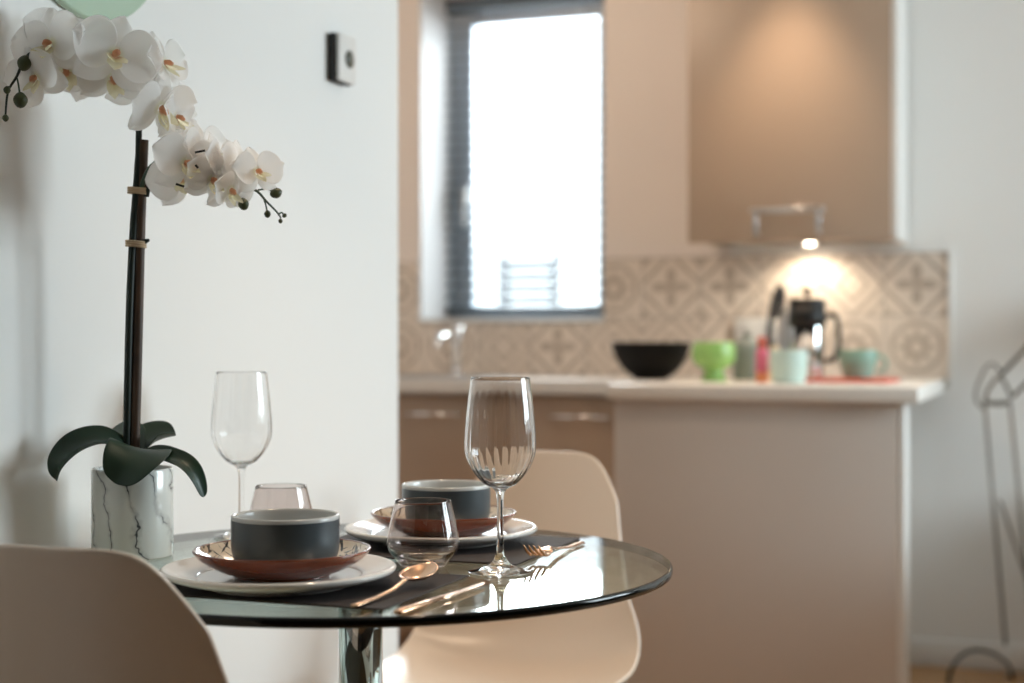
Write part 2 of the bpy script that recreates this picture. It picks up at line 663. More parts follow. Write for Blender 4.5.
# building and boards across the way, through the window
t = thing('garden_screen', 'pale grey slatted screen outside, seen low through the kitchen window', 'screen', (-3.98, 11.2, 0))
bm = bmesh.new()
for i in range(12):
    add_box(bm, -.22, .30, -.02, .02, .62 + i * .09, .695 + i * .09, .004)
obj('boards', bm, M['outer'], t)
for sx in (-.18, .26):
    obj('post', box(sx - .03, sx + .03, .021, .08, -.06, 1.75, .005), M['outer'], t)

# ================================================================== KITCHEN UNITS
def bar_handle(name, x0, x1, y, z, parent, mat, drop=False):
    bm = bmesh.new()
    add_tube(bm, [(x0, y - .032, z), (x1, y - .032, z)], .006, 12)
    for x in (x0 + .014, x1 - .014):
        add_tube(bm, [(x, y - .034, z), (x, y - .0005, z)], .005, 10)
    return obj(name, bm, mat, parent)


YC = 4.345
for i, (x0, x1, hx0, hx1, lab) in enumerate((
        (-2.198, -1.6, -1.93, -1.75, 'cashmere base unit left of the wine glass, under the sink'),
        (-1.597, -1.172, -1.445, -1.262, 'cashmere base unit beside the peninsula with bright bar handle'))):
    t = thing('base_cabinet', lab, 'cabinet', (0, 0, 0), 0, 'base units below the window')
    bm = box(x0, x1, YC + .02, YB - .0115, .1, .7 if i == 0 else .868)
    if i == 0:
        add_box(bm, x0, x1, YC + .02, YC + .04, .7, .868)
    obj('carcass', bm, M['cabwhite'], t, smooth=False)
    obj('plinth', box(x0, x1, YC + .06, YC + .08, .0005, .0995), M['cab'], t, smooth=False)
    d = obj('door', box(x0 + .0015, x1 - .0015, YC, YC + .0195, .105, .862, .002), M['cab'], t)
    bar_handle('handle', hx0, hx1, YC, .80, d, M['chrome'])
t = thing('corner_cabinet', 'cashmere base unit at the far left end of the counter', 'cabinet')
obj('carcass', box(XK + .01, -2.201, YC + .02, YB - .0115, .1, .868), M['cabwhite'], t, smooth=False)
obj('plinth', box(XK + .01, -2.201, YC + .06, YC + .08, .0005, .0995), M['cab'], t, smooth=False)
obj('door', box(XK + .01, -2.2015, YC, YC + .0195, .105, .862, .002), M['cab'], t)

# worktop of the window run, cut out for the sink
SX0, SX1, SY0, SY1 = -2.16, -1.72, 4.42, 4.76
bm = bmesh.new()
add_box(bm, XK + .01, SX0, YC - .03, YB - .0115, .87, .91)
add_box(bm, SX1, -1.1675, YC - .03, YB - .0115, .87, .91)
add_box(bm, SX0, SX1, YC - .03, SY0, .87, .91)
add_box(bm, SX0, SX1, SY1, YB - .0115, .87, .91)
tag(obj('worktop', bm, M['work'], smooth=False), 'pale worktop running below the kitchen window', 'worktop')
bm = bmesh.new()
e = .002
add_box(bm, SX0 - .015, SX1 + .015, SY0 - .015, SY0 + .012, .9105, .914, .001)
add_box(bm, SX0 - .015, SX1 + .015, SY1 - .012, SY1 + .015, .9105, .914, .001)
add_box(bm, SX0 - .015, SX0 + .012, SY0 + .012, SY1 - .012, .9105, .914, .001)
add_box(bm, SX1 - .012, SX1 + .015, SY0 + .012, SY1 - .012, .9105, .914, .001)
add_box(bm, SX0 + .003, SX1 - .003, SY0 + .003, SY1 - .003, .74, .745)
add_box(bm, SX0 + .003, SX0 + .006, SY0 + .003, SY1 - .003, .74, .912)
add_box(bm, SX1 - .006, SX1 - .003, SY0 + .003, SY1 - .003, .74, .912)
add_box(bm, SX0 + .003, SX1 - .003, SY0 + .003, SY0 + .006, .74, .912)
add_box(bm, SX0 + .003, SX1 - .003, SY1 - .006, SY1 - .003, .74, .912)
tag(obj('sink', bm, M['steel'], smooth=False), 'steel sink let into the worktop below the window', 'sink')
# mixer tap
tp = at(445, 377, 5.05)
t = thing('mixer_tap', 'chrome mixer tap standing behind the sink under the window', 'tap', (-1.965, 4.835, .9105))
obj('tap_base', lathe([(0, 0), (.026, 0), (.026, .008), (.02, .014), (0, .014)], 32), M['chrome'], t)
obj('tap_body', lathe([(0, .0141), (.017, .0141), (.017, .12), (.024, .135), (.027, .15), (.022, .168), (0, .176)], 32), M['chrome'], t)
obj('spout', tube(smooth_prof([(0, -.012, .09), (0, -.06, .125), (0, -.12, .135), (0, -.165, .12), (0, -.175, .10)], 5), .011, 14), M['chrome'], t)
obj('lever', tube(smooth_prof([(-.015, 0, .155), (-.045, -.005, .15), (-.085, -.01, .135)], 4), [.007] * 4 + [.006] * 4 + [.005], 10), M['chrome'], t)

# peninsula
PX0, PX1, PY0 = -1.165, -.335, 3.956
t = thing('peninsula_unit', 'peninsula block with plain cashmere front panel and white end post', 'cabinet')
obj('front_panel', box(PX0 + .015, -.391, PY0 + .03, PY0 + .049, .001, .869, .0015), M['panel'], t)
obj('end_panel', box(-.39, -.372, PY0 + .03, PY0 + .16, .001, .869, .0015), M['cabwhite'], t)
obj('carcass', box(PX0 + .016, -.66, PY0 + .05, YB - .0175, .001, .868), M['cabwhite'], t, smooth=False)
tag(obj('peninsula_worktop', box(PX0, PX1, PY0, YB - .0115, .87, .91, .003), M['work']), 'pale worktop slab on the peninsula, carrying the coffee things', 'worktop')

# wall cabinet
UX0, UX1, UY, UZ = -1.085, -.448, 4.586, 1.335
t = thing('wall_cabinet', 'tall cashmere wall cupboard above the peninsula', 'cabinet')
UT = 2.30
obj('carcass', box(UX0, UX1 - .02, UY + .021, YB - .0115, UZ + .015, UT), M['cab'], t, smooth=False)
obj('end_panel', box(UX1 - .019, UX1, UY + .003, YB - .0115, UZ, UT, .0015), M['cabwhite'], t)
d = obj('door', box(UX0, UX1 - .02, UY, UY + .02, UZ, UT, .002), M['cab'], t)
# handle as a flat bow near the lower edge
bm = bmesh.new()
hx0, hx1 = -.885, -.66
add_box(bm, hx0, hx1, UY - .034, UY - .026, 1.418, 1.434, .002)
for x in (hx0 + .012, hx1 - .024):
    add_box(bm, x, x + .012, UY - .0335, UY - .0265, 1.362, 1.4185, .002)
    add_box(bm, x, x + .012, UY - .033, UY - .0005, 1.352, 1.3625, .002)
obj('handle', bm, M['steel'], d)
ul = thing('cabinet_downlight', 'round lit downlight under the wall cupboard', 'light', (-.745, 4.83, UZ + .0145))
obj('bezel', lathe([(.024, 0), (.036, 0), (.036, -.008), (.028, -.010), (.024, -.006)], 40, closed=True), M['steel'], ul)
obj('diffuser', lathe([(0, -.001), (.0235, -.001), (.0235, -.006), (.014, -.010), (0, -.011)], 32), M['bulb'], ul)

# socket on the tiles
s = thing('wall_socket', 'white double socket on the tiles behind the grey jar', 'socket', (-.936, YB - .0105, 1.062))
obj('plate', box(-.068, .068, -.009, 0, -.043, .043, .003), M['trim'], s)
for sx in (-.034, .034):
    sw = obj('rocker_switch', box(sx - .006, sx + .006, -.0125, -.0092, .012, .03, .001), M['trim'], s)
    bm = bmesh.new()
    add_box(bm, sx - .004, sx + .004, -.0098, -.0091, -.002, .004)
    add_box(bm, sx - .013, sx - .007, -.0098, -.0091, -.018, -.014)
    add_box(bm, sx + .007, sx + .013, -.0098, -.0091, -.018, -.014)
    obj('pin_holes', bm, M['black'], s, smooth=False)

# ================================================================== THINGS ON THE PENINSULA
ZW = .9103


def on_top(px, d):
    p = at(px, 380, d)
    return Vector((p.x, p.y, ZW))


def ring_handle(cx, r_out, r_in, z0, z1, rad, seg=10):
    h = (z0 + z1) / 2
    hh = (z1 - z0) / 2
    pts = [(cx, 0, z1)] + [(cx + r_out * math.sin(a), 0, h + hh * math.cos(a)) for a in [PI * i / 12 for i in range(1, 12)]] + [(cx, 0, z0)]
    return tube(pts, rad, seg)


bl = lathe(sp2([(0, 0), (.05, .0), (.054, .006), (.085, .03), (.112, .072), (.124, .112)], 6) + [(.1225, .1155), (.119, .113)] + sp2([(.119, .112), (.107, .072), (.08, .034), (.05, .012), (0, .009)], 6), 72)
o = tag(obj('bowl', bl, M['blackbowl']), 'wide black bowl at the left end of the peninsula', 'bowl')
o.location = on_top(651, 4.66)
o = tag(obj('footed_cup', lathe(sp2([(0, 0), (.036, 0), (.036, .006), (.030, .018), (.029, .034), (.044, .042), (.061, .058), (.065, .085), (.060, .116)], 5) + [(.057, .116)] + sp2([(.061, .085), (.055, .062), (.03, .049), (0, .047)], 4), 48), M['lime']),
        'lime green footed cup beside the black bowl', 'cup')
o.location = on_top(714, 4.45)
t = thing('storage_jar', 'grey green lidded jar behind the pink bottle', 'jar', on_top(748, 4.6))
obj('jar_body', lathe(sp2([(0, 0), (.038, 0), (.046, .008), (.048, .05), (.046, .085), (.04, .098)], 5) + [(0, .098)], 40), M['jargrey'], t)
obj('lid', lathe(sp2([(0, .0985), (.043, .0985), (.043, .106), (.03, .122), (.012, .130), (.012, .134), (.014, .142), (0, .148)], 4), 40), M['jargrey'], t)
t = thing('slim_bottle', 'slim pink bottle with orange foot and coral neck', 'bottle', on_top(762, 4.30))
obj('bottle_body', lathe([(0, .03), (.0165, .03), (.0175, .034), (.0175, .088), (.014, .097), (0, .097)], 32), M['pink'], t)
obj('foot_band', lathe([(0, 0), (.0168, 0), (.0178, .004), (.0178, .0298), (0, .0298)], 32), M['orange'], t)
obj('neck', lathe([(0, .0972), (.012, .0972), (.012, .118), (.0135, .12), (.0135, .13), (0, .132)], 24), M['coral'], t)
o = tag(obj('shaker', lathe(sp2([(0, 0), (.016, 0), (.018, .01), (.015, .05), (.012, .075), (.014, .09), (.009, .104), (0, .106)], 4), 24), M['cream']), 'small cream shaker between pink bottle and steel jug', 'shaker')
o.location = on_top(775, 4.50)


def mug(name, lab, loc, rotz, r, h, mat, taper=1.):
    t = thing(name, lab, 'mug', loc, rotz)
    rb = r * taper
    obj('cup_body', lathe(sp2([(0, 0), (rb * .8, 0), (rb * .94, .006), (rb, .02), (r, h * .6), (r, h)], 4) + [(r - .0015, h + .0015), (r - .004, h)] + sp2([(r - .004, h * .6), (rb - .004, .02), (rb * .8, .008), (0, .007)], 4), 48), mat, t)
    obj('handle', ring_handle(r - .002, .028, .01, h * .22, h * .82, .0055), mat, t)
    return t


mug('mug', 'mint green mug at the front of the peninsula, before the coffee press', on_top(789, 4.21), 2.4, .052, .092, M['mint'], .92)
tr = obj('serving_board', box(-.125, .135, -.09, .09, 0, .012, .005, 3), M['coral'])
tag(tr, 'coral red board under the coffee press and sage cup', 'board')
p = on_top(846, 4.33)
tr.location = p
tr.rotation_euler = (0, 0, -.12)
mug('cup', 'sage green cup standing on the coral board, handle to the right', on_top(858, 4.33) + Vector((0, 0, .0125)), .2, .054, .080, M['teal'], .84)

# steel jug behind the press
t = thing('steel_jug', 'slim steel jug with black handle behind the coffee press', 'jug', on_top(790, 4.70), PHI)
obj('jug_body', lathe(sp2([(0, 0), (.040, 0), (.044, .006), (.043, .1), (.037, .17), (.033, .20)], 4) + [(.031, .2), (.035, .165), (.04, .1), (.04, .008), (0, .006)], 40), M['steel'], t)
obj('jug_lid', lathe([(0, .2005), (.034, .2005), (.034, .212), (.02, .222), (0, .224)], 32), M['steel'], t)
obj('handle', tube(smooth_prof([(-.034, 0, .195), (-.026, 0, .25), (-.030, 0, .285), (-.048, 0, .25), (-.060, 0, .17), (-.06, 0, .11), (-.05, 0, .085), (-.039, 0, .08)], 5), .011, 12), M['black'], t)

# coffee press
t = thing('coffee_press', 'glass coffee press with black lid and chrome frame', 'coffee press', on_top(807, 4.38) + Vector((0, 0, .0125)), PHI)
t.scale = (1, 1, 1.07)
obj('glass_beaker', lathe([(0, .012), (.044, .012), (.047, .016), (.047, .175), (.0455, .175), (.0455, .018), (.043, .0145), (0, .0145)], 48), M['glass'], t)
bm = lathe([(.0475, .02), (.0495, .02), (.0495, .034), (.0475, .034)], 48, closed=True)
merge(bm, lathe([(.0475, .15), (.0495, .15), (.0495, .166), (.0475, .166)], 48, closed=True))
for a in (.4, 1.97, 3.54, 5.11):
    b2 = box(.048, .0515, -.006, .006, 0, .165, .001)
    bmesh.ops.rotate(b2, verts=b2.verts[:], cent=(0, 0, 0), matrix=Matrix.Rotation(a, 3, 'Z'))
    merge(bm, b2)
obj('frame', bm, M['chrome'], t)
obj('lid', lathe(sp2([(.0, .176), (.050, .176), (.052, .18), (.052, .205), (.048, .214), (0, .218)], 3), 48), M['black'], t)
obj('lid_band', lathe([(.0518, .138), (.0535, .138), (.0535, .194), (.0522, .194)], 48, closed=True), M['black'], t)
obj('plunger_rod', tube([(0, 0, .05), (0, 0, .235)], .0025, 10), M['chrome'], t)
obj('plunger_knob', lathe(sp2([(0, .222), (.008, .224), (.012, .233), (.010, .242), (0, .246)], 3), 24), M['black'], t)
obj('plunger_disc', lathe([(.003, .05), (.0435, .05), (.0435, .054), (.003, .054)], 40, closed=True), M['steel'], t)
obj('handle', tube(smooth_prof([(.051, 0, .16), (.068, 0, .172), (.084, 0, .165), (.092, 0, .13), (.09, 0, .08), (.078, 0, .05), (.051, 0, .045)], 5), .0075, 12), M['black'], t)

# ================================================================== WALL THINGS
# thermostat on the left wall
tz = at(341, 58, 2.8)
yy = 2.8 - .0
# where the view ray through (345, 58) meets the wall
def on_left_wall(px, py, off=0.):
    u = (px - 512) / F
    dx, dy = u * CP - SP, u * SP + CP
    s_ = (XL + off) / dx
    return Vector((XL, dy * s_, CAMZ - (py - 341.5) / F * s_))


p = on_left_wall(335.5, 60)
t = thing('thermostat', 'small white square thermostat on the white wall', 'thermostat', (XL + .0005, p.y, p.z))
hs = .045
obj('mounting_plate', box(0, .018, -hs * .78, hs * .78, -hs, hs, .004), M['darkgrey'], t)
obj('cover', box(.0182, .026, -hs * .78 + .0005, hs * .78, -hs + .001, hs, .003), M['trim'], t)
bm = lathe([(0, 0), (.0165, 0), (.0165, .002), (0, .0025)], 40)
bmesh.ops.rotate(bm, verts=bm.verts[:], cent=(0, 0, 0), matrix=Matrix.Rotation(PI / 2, 3, 'Y'))
bmesh.ops.translate(bm, verts=bm.verts[:], vec=(.0262, .004, 0))
obj('display', bm, M['disp'], t)

# round pale green disc high on the wall above the orchid
p = on_left_wall(84, -120)
R_ = .195
bm = lathe(sp2([(0, .004), (R_ * .8, .004), (R_ - .004, .0), (R_, .006), (R_ - .003, .012), (R_ * .9, .011), (R_ * .5, .009), (0, .009)], 4), 96)
bmesh.ops.rotate(bm, verts=bm.verts[:], cent=(0, 0, 0), matrix=Matrix.Rotation(PI / 2, 3, 'Y'))
o = tag(obj('wall_plate', bm, M['mintdisc']), 'round pale green plate hung high on the wall above the orchid', 'wall decoration')
o.location = (XL + .001, p.y, p.z)

# ================================================================== TABLE
TX, TY, TR, ZT0 = -.858, 1.777, .407, .741
t = thing('glass_table', 'round clear glass dining table on a chrome column', 'table', (TX, TY, 0))
bm = bmesh.new()
seg = 160
prof = [(0, ZT0), (TR - .004, ZT0), (TR - .0012, ZT0 - .0012), (TR, ZT0 - .004), (TR, ZT0 - .008), (TR - .0012, ZT0 - .0108), (TR - .004, ZT0 - .012), (0, ZT0 - .012)]
tt = obj('tabletop', lathe(prof, seg, mis=[0, 1, 1, 1, 1, 1, 0]), [M['table'], M['edge']], t)
for p_ in tt.data.polygons:
    p_.use_smooth = p_.material_index == 1
zt = ZT0 - .0125
obj('mounting_plate', lathe([(0, zt), (.085, zt), (.085, zt - .006), (.032, zt - .010), (0, zt - .010)], 64), M['chrome'], t)
obj('column', lathe([(0, zt - .0105), (.029, zt - .0105), (.029, .035), (0, .035)], 64), M['chrome'], t)
obj('base', lathe(sp2([(0, .0345), (.032, .0345), (.05, .030), (.10, .022), (.138, .014), (.143, .007), (.141, .0005), (0, .0005)], 4), 96), M['chrome'], t)

ZTAB = ZT0 + .0004
# placemats
MT = .0024
def placemat(x0, x1, y0, y1, lab):
    bm = bmesh.new()
    add_box(bm, x0, x1, y0, y1, ZTAB, ZTAB + MT, .001, 2)
    return tag(obj('placemat', bm, M['mat'], smooth=False), lab, 'placemat', 'placemats on the glass table')
placemat(-1.035, -.674, 1.452, 1.697, 'charcoal placemat under the front place setting')
placemat(-.985, -.650, 1.802, 2.075, 'charcoal placemat under the rear place setting, below the fork')
ZM = ZTAB + MT + .0004


def revolve_obj(name, prof, mat, parent=None, seg=96, mis=None, loc=None):
    return obj(name, lathe(prof, seg, mis=mis), mat, parent, loc=loc)


def dinner_plate(loc, lab):
    r = .1365
    prof = sp2([(0, .003), (.07, .003), (.078, .0), (.084, .0), (.089, .0035), (.112, .008), (r - .004, .0145), (r, .019), (r - .0015, .0215), (r - .005, .022), (.12, .0185), (.098, .0125), (.085, .0105), (0, .0100)], 5)
    o = tag(revolve_obj('dinner_plate', prof, M['china'], seg=128), lab, 'plate', 'white dinner plates on the table')
    o.location = loc
    return o


def side_dish(loc, lab):
    r = .1035
    outer = sp2([(0, 0), (.050, 0), (.056, .002), (.075, .009), (.094, .020), (r, .030)], 5)
    rim = [(r - .0005, .0317), (r - .002, .0320)]
    inner = sp2([(r - .0035, .031), (.09, .0215), (.07, .0115), (.05, .0062), (0, .0055)], 5)
    prof = outer + rim + inner
    n1 = len(outer) + 1
    mis = [0] * n1 + [1] * (len(prof) - n1)
    o = tag(obj('side_dish', lathe(prof, 112, mis=mis), [M['terra'], M['strokes']]), lab, 'dish', 'rust dishes on the dinner plates')
    o.location = loc
    return o


def soup_bowl(loc, lab):
    t = thing('soup_bowl', lab, 'bowl', loc, 0, 'charcoal bowls on the rust dishes')
    r = .063
    outer = sp2([(0, .0), (.040, .0), (.048, .002), (.057, .010), (.062, .022), (r, .036), (r, .0600)], 5)
    rim = [(r, .0630), (r - .0012, .0650), (r - .003, .0650), (r - .0042, .0625)]
    inner = sp2([(r - .0045, .058), (r - .006, .03), (.052, .014), (.04, .0075), (0, .006)], 5)
    obj('bowl_body', lathe(outer, 96), M['bowl_out'], t)
    obj('glazed_inside', lathe([(r, .06005)] + rim + inner, 96), M['bowl_in'], t)
    return t


P1 = Vector((-.855, 1.554, ZM))
P2 = Vector((-.823, 1.967, ZM))
for P_, a in ((P1, 'front'), (P2, 'rear')):
    dinner_plate(P_, f'white dinner plate of the {a} place setting, lowest of its stack')
    side_dish(P_ + Vector((.003, .002, .0107)), 'rust dish with brushed inside on the %s dinner plate' % a)
    soup_bowl(P_ + Vector((.006, .004, .0107 + .0062)), 'charcoal bowl with pale inside topping the %s place setting' % a)


# wine glasses
def wine_glass():
    outer = sp2([(0, .0002), (.034, .0002), (.0395, .0006), (.0402, .0014), (.039, .0024), (.026, .0052), (.013, .0105), (.0062, .021), (.0043, .034), (.0040, .07), (.0046, .094), (.0085, .1035), (.021, .1105), (.034, .1255), (.0425, .143), (.0445, .158), (.0430, .187), (.0395, .22), (.0368, .2415)], 5)
    wall = .0011
    inner = sp2([(.0368 - wall, .2415), (.0395 - wall, .22), (.0430 - wall, .187), (.0445 - wall, .158), (.0425 - wall, .144), (.0335, .128), (.0205, .1145), (.009, .109), (0, .1078)], 5)
    rim = [(.0366, .2421), (.0362, .2421)]
    prof = outer + rim + inner
    n_o = len(outer) + 2

    def flute(i, t):
        z = prof[i][1]
        if i < n_o or z < .112:
            return 1.
        f = max(0., min(1., (z - .112) / .02)) * max(0., min(1., (.240 - z) / .11))
        return 1. - .008 * f * (.5 + .5 * math.cos(25 * t))
    return lathe(prof, 200, flute)


g0 = tag(obj('wine_glass', wine_glass(), M['glass']), 'tall clear wine glass nearest the table edge, before the rear chair', 'glass', 'wine glasses on the table')
g0.location = (-.651, 1.746, ZTAB)
g1 = g0.copy()
C.objects.link(g1)
g1.location = (-1.125, 1.931, ZTAB)
g1.rotation_euler = (0, 0, .1)
g1['label'] = 'tall clear wine glass against the white wall, beside the orchid'


def tumbler():
    outer = sp2([(0, .0002), (.024, .0002), (.0285, .0012), (.032, .006), (.0425, .0185), (.0462, .027), (.0462, .034), (.0425, .055), (.0355, .084)], 5)
    w = .0013
    inner = sp2([(.0355 - w, .084), (.0425 - w, .055), (.0462 - w, .034), (.0460 - w, .027), (.042 - w, .0195), (.030, .0105), (.018, .0075), (0, .007)], 5)
    return lathe(outer + [(.0353, .0846), (.0347, .0846)] + inner, 112)


t0 = tag(obj('tumbler', tumbler(), M['smoke']), 'stemless tumbler between the two place settings, behind the spoon', 'glass', 'stemless tumblers on the table')
t0.location = (-.760, 1.757, ZTAB)
t1 = t0.copy()
C.objects.link(t1)
t1.location = (-1.024, 1.866, ZTAB)
t1['label'] = 'stemless tumbler half hidden behind the front charcoal bowl'


# cutlery -------------------------------------------------
def blade_strip(pts):
    """pts: (y, half_width, z, thickness, cup) sections along +y, a lens-shaped bar"""
    bm = bmesh.new()
    n = 12
    rings = []
    for (y, w, z, th, cup) in pts:
        ring = []
        for k in range(n):
            a = 2 * PI * k / n
            cx, cz = math.cos(a), math.sin(a)
            ring.append(bm.verts.new((w * cx, y, z + th * .5 * cz + cup * (cx * cx))))
        rings.append(ring)
    for i in range(len(rings) - 1):
        for k in range(n):
            k2 = (k + 1) % n
            bm.faces.new((rings[i][k], rings[i][k2], rings[i + 1][k2], rings[i + 1][k]))
    bm.faces.new(rings[0][::-1])
    bm.faces.new(rings[-1])
    return bm


t = thing('spoon', 'rose gold spoon lying on the front placemat', 'spoon', (-.705, 1.443, ZM + .0006), -.045)
pts = [(0, .004, .002, .003, 0), (.004, .0055, .002, .0035, 0), (.05, .005, .0025, .0034, 0), (.09, .0038, .005, .0032, 0), (.12, .0034, .011, .0032, 0), (.128, .0042, .0125, .003, 0)]
obj('handle', blade_strip(pts), M['copper'], t)
pts = []
for i in range(15):
    s_ = i / 14
    w = .0225 * math.sin(PI * min(1, (.05 + .93 * s_))) ** .62 * (1 - .12 * s_)
    dip = math.sin(PI * s_)
    pts.append((.127 + .066 * s_, max(w, .003), .0118 - .0100 * dip + .010 * s_, .0018, .0100 * dip))
obj('spoon_bowl', blade_strip(pts), M['copper'], t)
t = thing('knife', 'rose gold knife on the bare glass beside the spoon', 'knife', (-.650, 1.433, ZTAB + .0002), -.085)
obj('handle', blade_strip([(0, .004, .003, .005, 0), (.004, .006, .003, .006, 0), (.06, .0055, .003, .0058, 0), (.1, .0048, .003, .0052, 0)]), M['copper'], t)
bm = bmesh.new()
poly = [(-.004, .1005), (.0042, .1005), (.0062, .112), (.0070, .15), (.0062, .185), (.003, .205), (-.001, .213), (-.004, .21)]
va = [bm.verts.new((x, y, .0022)) for x, y in poly]
vb = [bm.verts.new((x, y, .0036)) for x, y in poly]
bm.faces.new(va[::-1])
bm.faces.new(vb)
for i in range(len(poly)):
    j = (i + 1) % len(poly)
    bm.faces.new((va[i], va[j], vb[j], vb[i]))
obj('blade', bm, M['copper'], t, smooth=False)
t = thing('fork', 'rose gold fork on the glass beside the rear placemat', 'fork', (-.633, 2.03, ZTAB + .0004), PI - .02)
obj('handle', blade_strip([(0, .004, .002, .003, 0), (.004, .0055, .002, .0035, 0), (.06, .005, .0025, .0034, 0), (.11, .0035, .007, .0032, 0), (.14, .0035, .013, .003, 0), (.15, .009, .0125, .0026, 0), (.157, .0125, .0105, .0022, .001), (.165, .0125, .0075, .002, .0015)]), M['copper'], t)
for i in range(4):
    x = -.0105 + i * .007
    obj('tine', tube(smooth_prof([(x, .1655, .0085), (x, .178, .0075), (x, .192, .0125), (x * .95, .208, .0235)], 4), [.0019] * 10 + [.0016, .0013, .0009], 8), M['copper'], t)

# ================================================================== CHAIRS
def chair(loc, rotz, lab):
    """moulded shell chair facing local +y"""
    t = thing('shell_chair', lab, 'chair', loc, rotz, 'moulded chairs at the glass table')
    spine = [(.225, .425), (.205, .446), (.13, .443), (.04, .431), (-.05, .428), (-.12, .442), (-.17, .485), (-.198, .56), (-.218, .66), (-.234, .75), (-.246, .822)]
    halfw = [.175, .195, .212, .218, .220, .216, .206, .184, .162, .146, .130]
    lift = [.012, .016, .024, .032, .040, .05, .046, .022, .010, .006, .004]      # edges up
    fwd = [0, 0, 0, .0, .006, .022, .050, .062, .050, .036, .026]           # edges forward
    n = 6
    sp = smooth_prof([(a[0], a[1], 0) for a in spine], n)
    prm = smooth_prof([(halfw[i], lift[i], fwd[i]) for i in range(len(spine))], n)
    N_ = len(sp) - 1

    def lerp(lst, q):
        q = max(0., min(N_ - 1e-6, q * N_))
        k = int(q)
        return lst[k].lerp(lst[k + 1], q - k)

    def fn(u, v):
        sgn = -1 + 2 * v
        # spread the columns so the rounded corners get enough of them
        sgn = math.copysign(1 - (1 - abs(sgn)) ** 1.35, sgn)
        sa = abs(sgn)
        lo, hi = .085 * sa ** 4, 1 - .125 * sa ** 5
        q = lo + (hi - lo) * u
        y, z, _ = lerp(sp, q)
        w, l, f = lerp(prm, q)
        return Vector((sgn * w, y + f * sa ** 2, z + l * sa ** 2.2))
    bm = grid_surface(fn, 48, 40)
    o = obj('shell', bm, M['shell'], t)
    solidify(o, .008, 0)
    bv = o.modifiers.new('round', 'BEVEL')
    bv.width = .003
    bv.segments = 3
    bv.limit_method = 'ANGLE'
    bv.angle_limit = math.radians(50)
    subsurf(o, 1)
    # dowel legs and black metal bracing
    tops = {}
    for sx in (-1, 1):
        for sy in (-1, 1):
            a = Vector((sx * .115, sy * .10 - .01, .40))
            b = Vector((sx * .215, sy * .19 - .025, .0005))
            tops[(sx, sy)] = (a, b)
            obj('leg', tube([a, a.lerp(b, .5), b], [.0145, .0135, .009], 16), M['oak'], t)
    bm = bmesh.new()
    for sx in (-1, 1):
        a1, b1 = tops[(sx, -1)]
        a2, b2 = tops[(sx, 1)]
        add_tube(bm, [a1.lerp(b1, .12), a2.lerp(b2, .62)], .0035, 8)
        add_tube(bm, [a2.lerp(b2, .12), a1.lerp(b1, .62)], .0035, 8)
    for sy in (-1, 1):
        a1, b1 = tops[(-1, sy)]
        a2, b2 = tops[(1, sy)]
        add_tube(bm, [a1.lerp(b1, .12), a2.lerp(b2, .62)], .0035, 8)
        add_tube(bm, [a2.lerp(b2, .12), a1.lerp(b1, .62)], .0035, 8)
        add_tube(bm, [a1 + Vector((0, 0, -.002)), a2 + Vector((0, 0, -.002))], .005, 8)
    for sx in (-1, 1):
        add_tube(bm, [tops[(sx, -1)][0], tops[(sx, 1)][0]], .005, 8)
    obj('brace', bm, M['blackmetal'], t)
    return t


ch = chair((-.90, 2.43, 0), PI, 'cream moulded chair on the far side of the table, seat facing us')
dup(ch, (-.947, 1.50, 0), 0., 'cream moulded chair in the near left corner, seen from behind')

# ================================================================== ORCHID
D0 = 2.005
pc = at(132.5, 556, D0)
pot_c = Vector((pc.x, pc.y, ZTAB))
oc = thing('potted_orchid', 'white artificial orchid in a marbled cylinder pot', 'plant', pot_c)


def L(px, py, d):
    return at(px, py, d) - pot_c


PH = .118
pr = .0535
obj('pot', lathe([(0, .0005), (pr - .002, .0005), (pr, .0025), (pr, PH - .002), (pr - .001, PH), (pr - .003, PH), (pr - .004, PH - .002), (pr - .004, PH - .02), (0, PH - .02)], 96), M['marble'], oc)
obj('moss', lathe(sp2([(0, PH - .004), (.03, PH - .005), (.046, PH - .012), (.0485, PH - .0195), (0, PH - .0195)], 3), 48), M['soil'], oc)

# stake and stem
stk = [L(134, 470, D0), L(136, 400, D0), L(138.5, 300, D0), L(140.5, 220, D0 - .002), L(143.5, 140, D0 - .004)]
obj('stake', tube(smooth_prof(stk, 4), [.0068] * 17, 14), M['stake'], oc)
stm = [L(126.5, 470, D0 - .004), L(127.5, 400, D0 - .005), L(130, 300, D0 - .006), L(134, 220, D0 - .006), L(138, 165, D0 - .006), L(139, 120, D0 - .006)]
obj('stem', tube(smooth_prof(stm, 5), [.0052] * 16 + [.0048] * 5 + [.0042] * 5, 12), M['stemgreen'], oc)
left_sp = [L(139, 121, D0 - .006), L(140, 92, D0 - .01), L(128, 68, D0 - .02), L(100, 55, D0 - .045), L(68, 52, D0 - .07), L(42, 50, D0 - .085), L(26, 57, D0 - .10), L(17, 76, D0 - .11), L(8, 92, D0 - .12), L(5.5, 116, D0 - .125)]
sp = smooth_prof(left_sp, 5)
obj('flower_spike', tube(sp, [.0036 - .0024 * i / (len(sp) - 1) for i in range(len(sp))], 10), M['stemgreen'], oc)
right_sp = [L(141, 188, D0 - .006), L(150, 168, D0 - .02), L(168, 158, D0 - .03), L(195, 165, D0 - .02), L(222, 176, D0 - .01), L(246, 186, D0), L(258, 192, D0), L(266, 201, D0), L(276, 211, D0), L(281, 218, D0)]
sp = smooth_prof(right_sp, 5)
obj('flower_spike', tube(sp, [.0034 - .0024 * i / (len(sp) - 1) for i in range(len(sp))], 10), M['sprig'], oc)


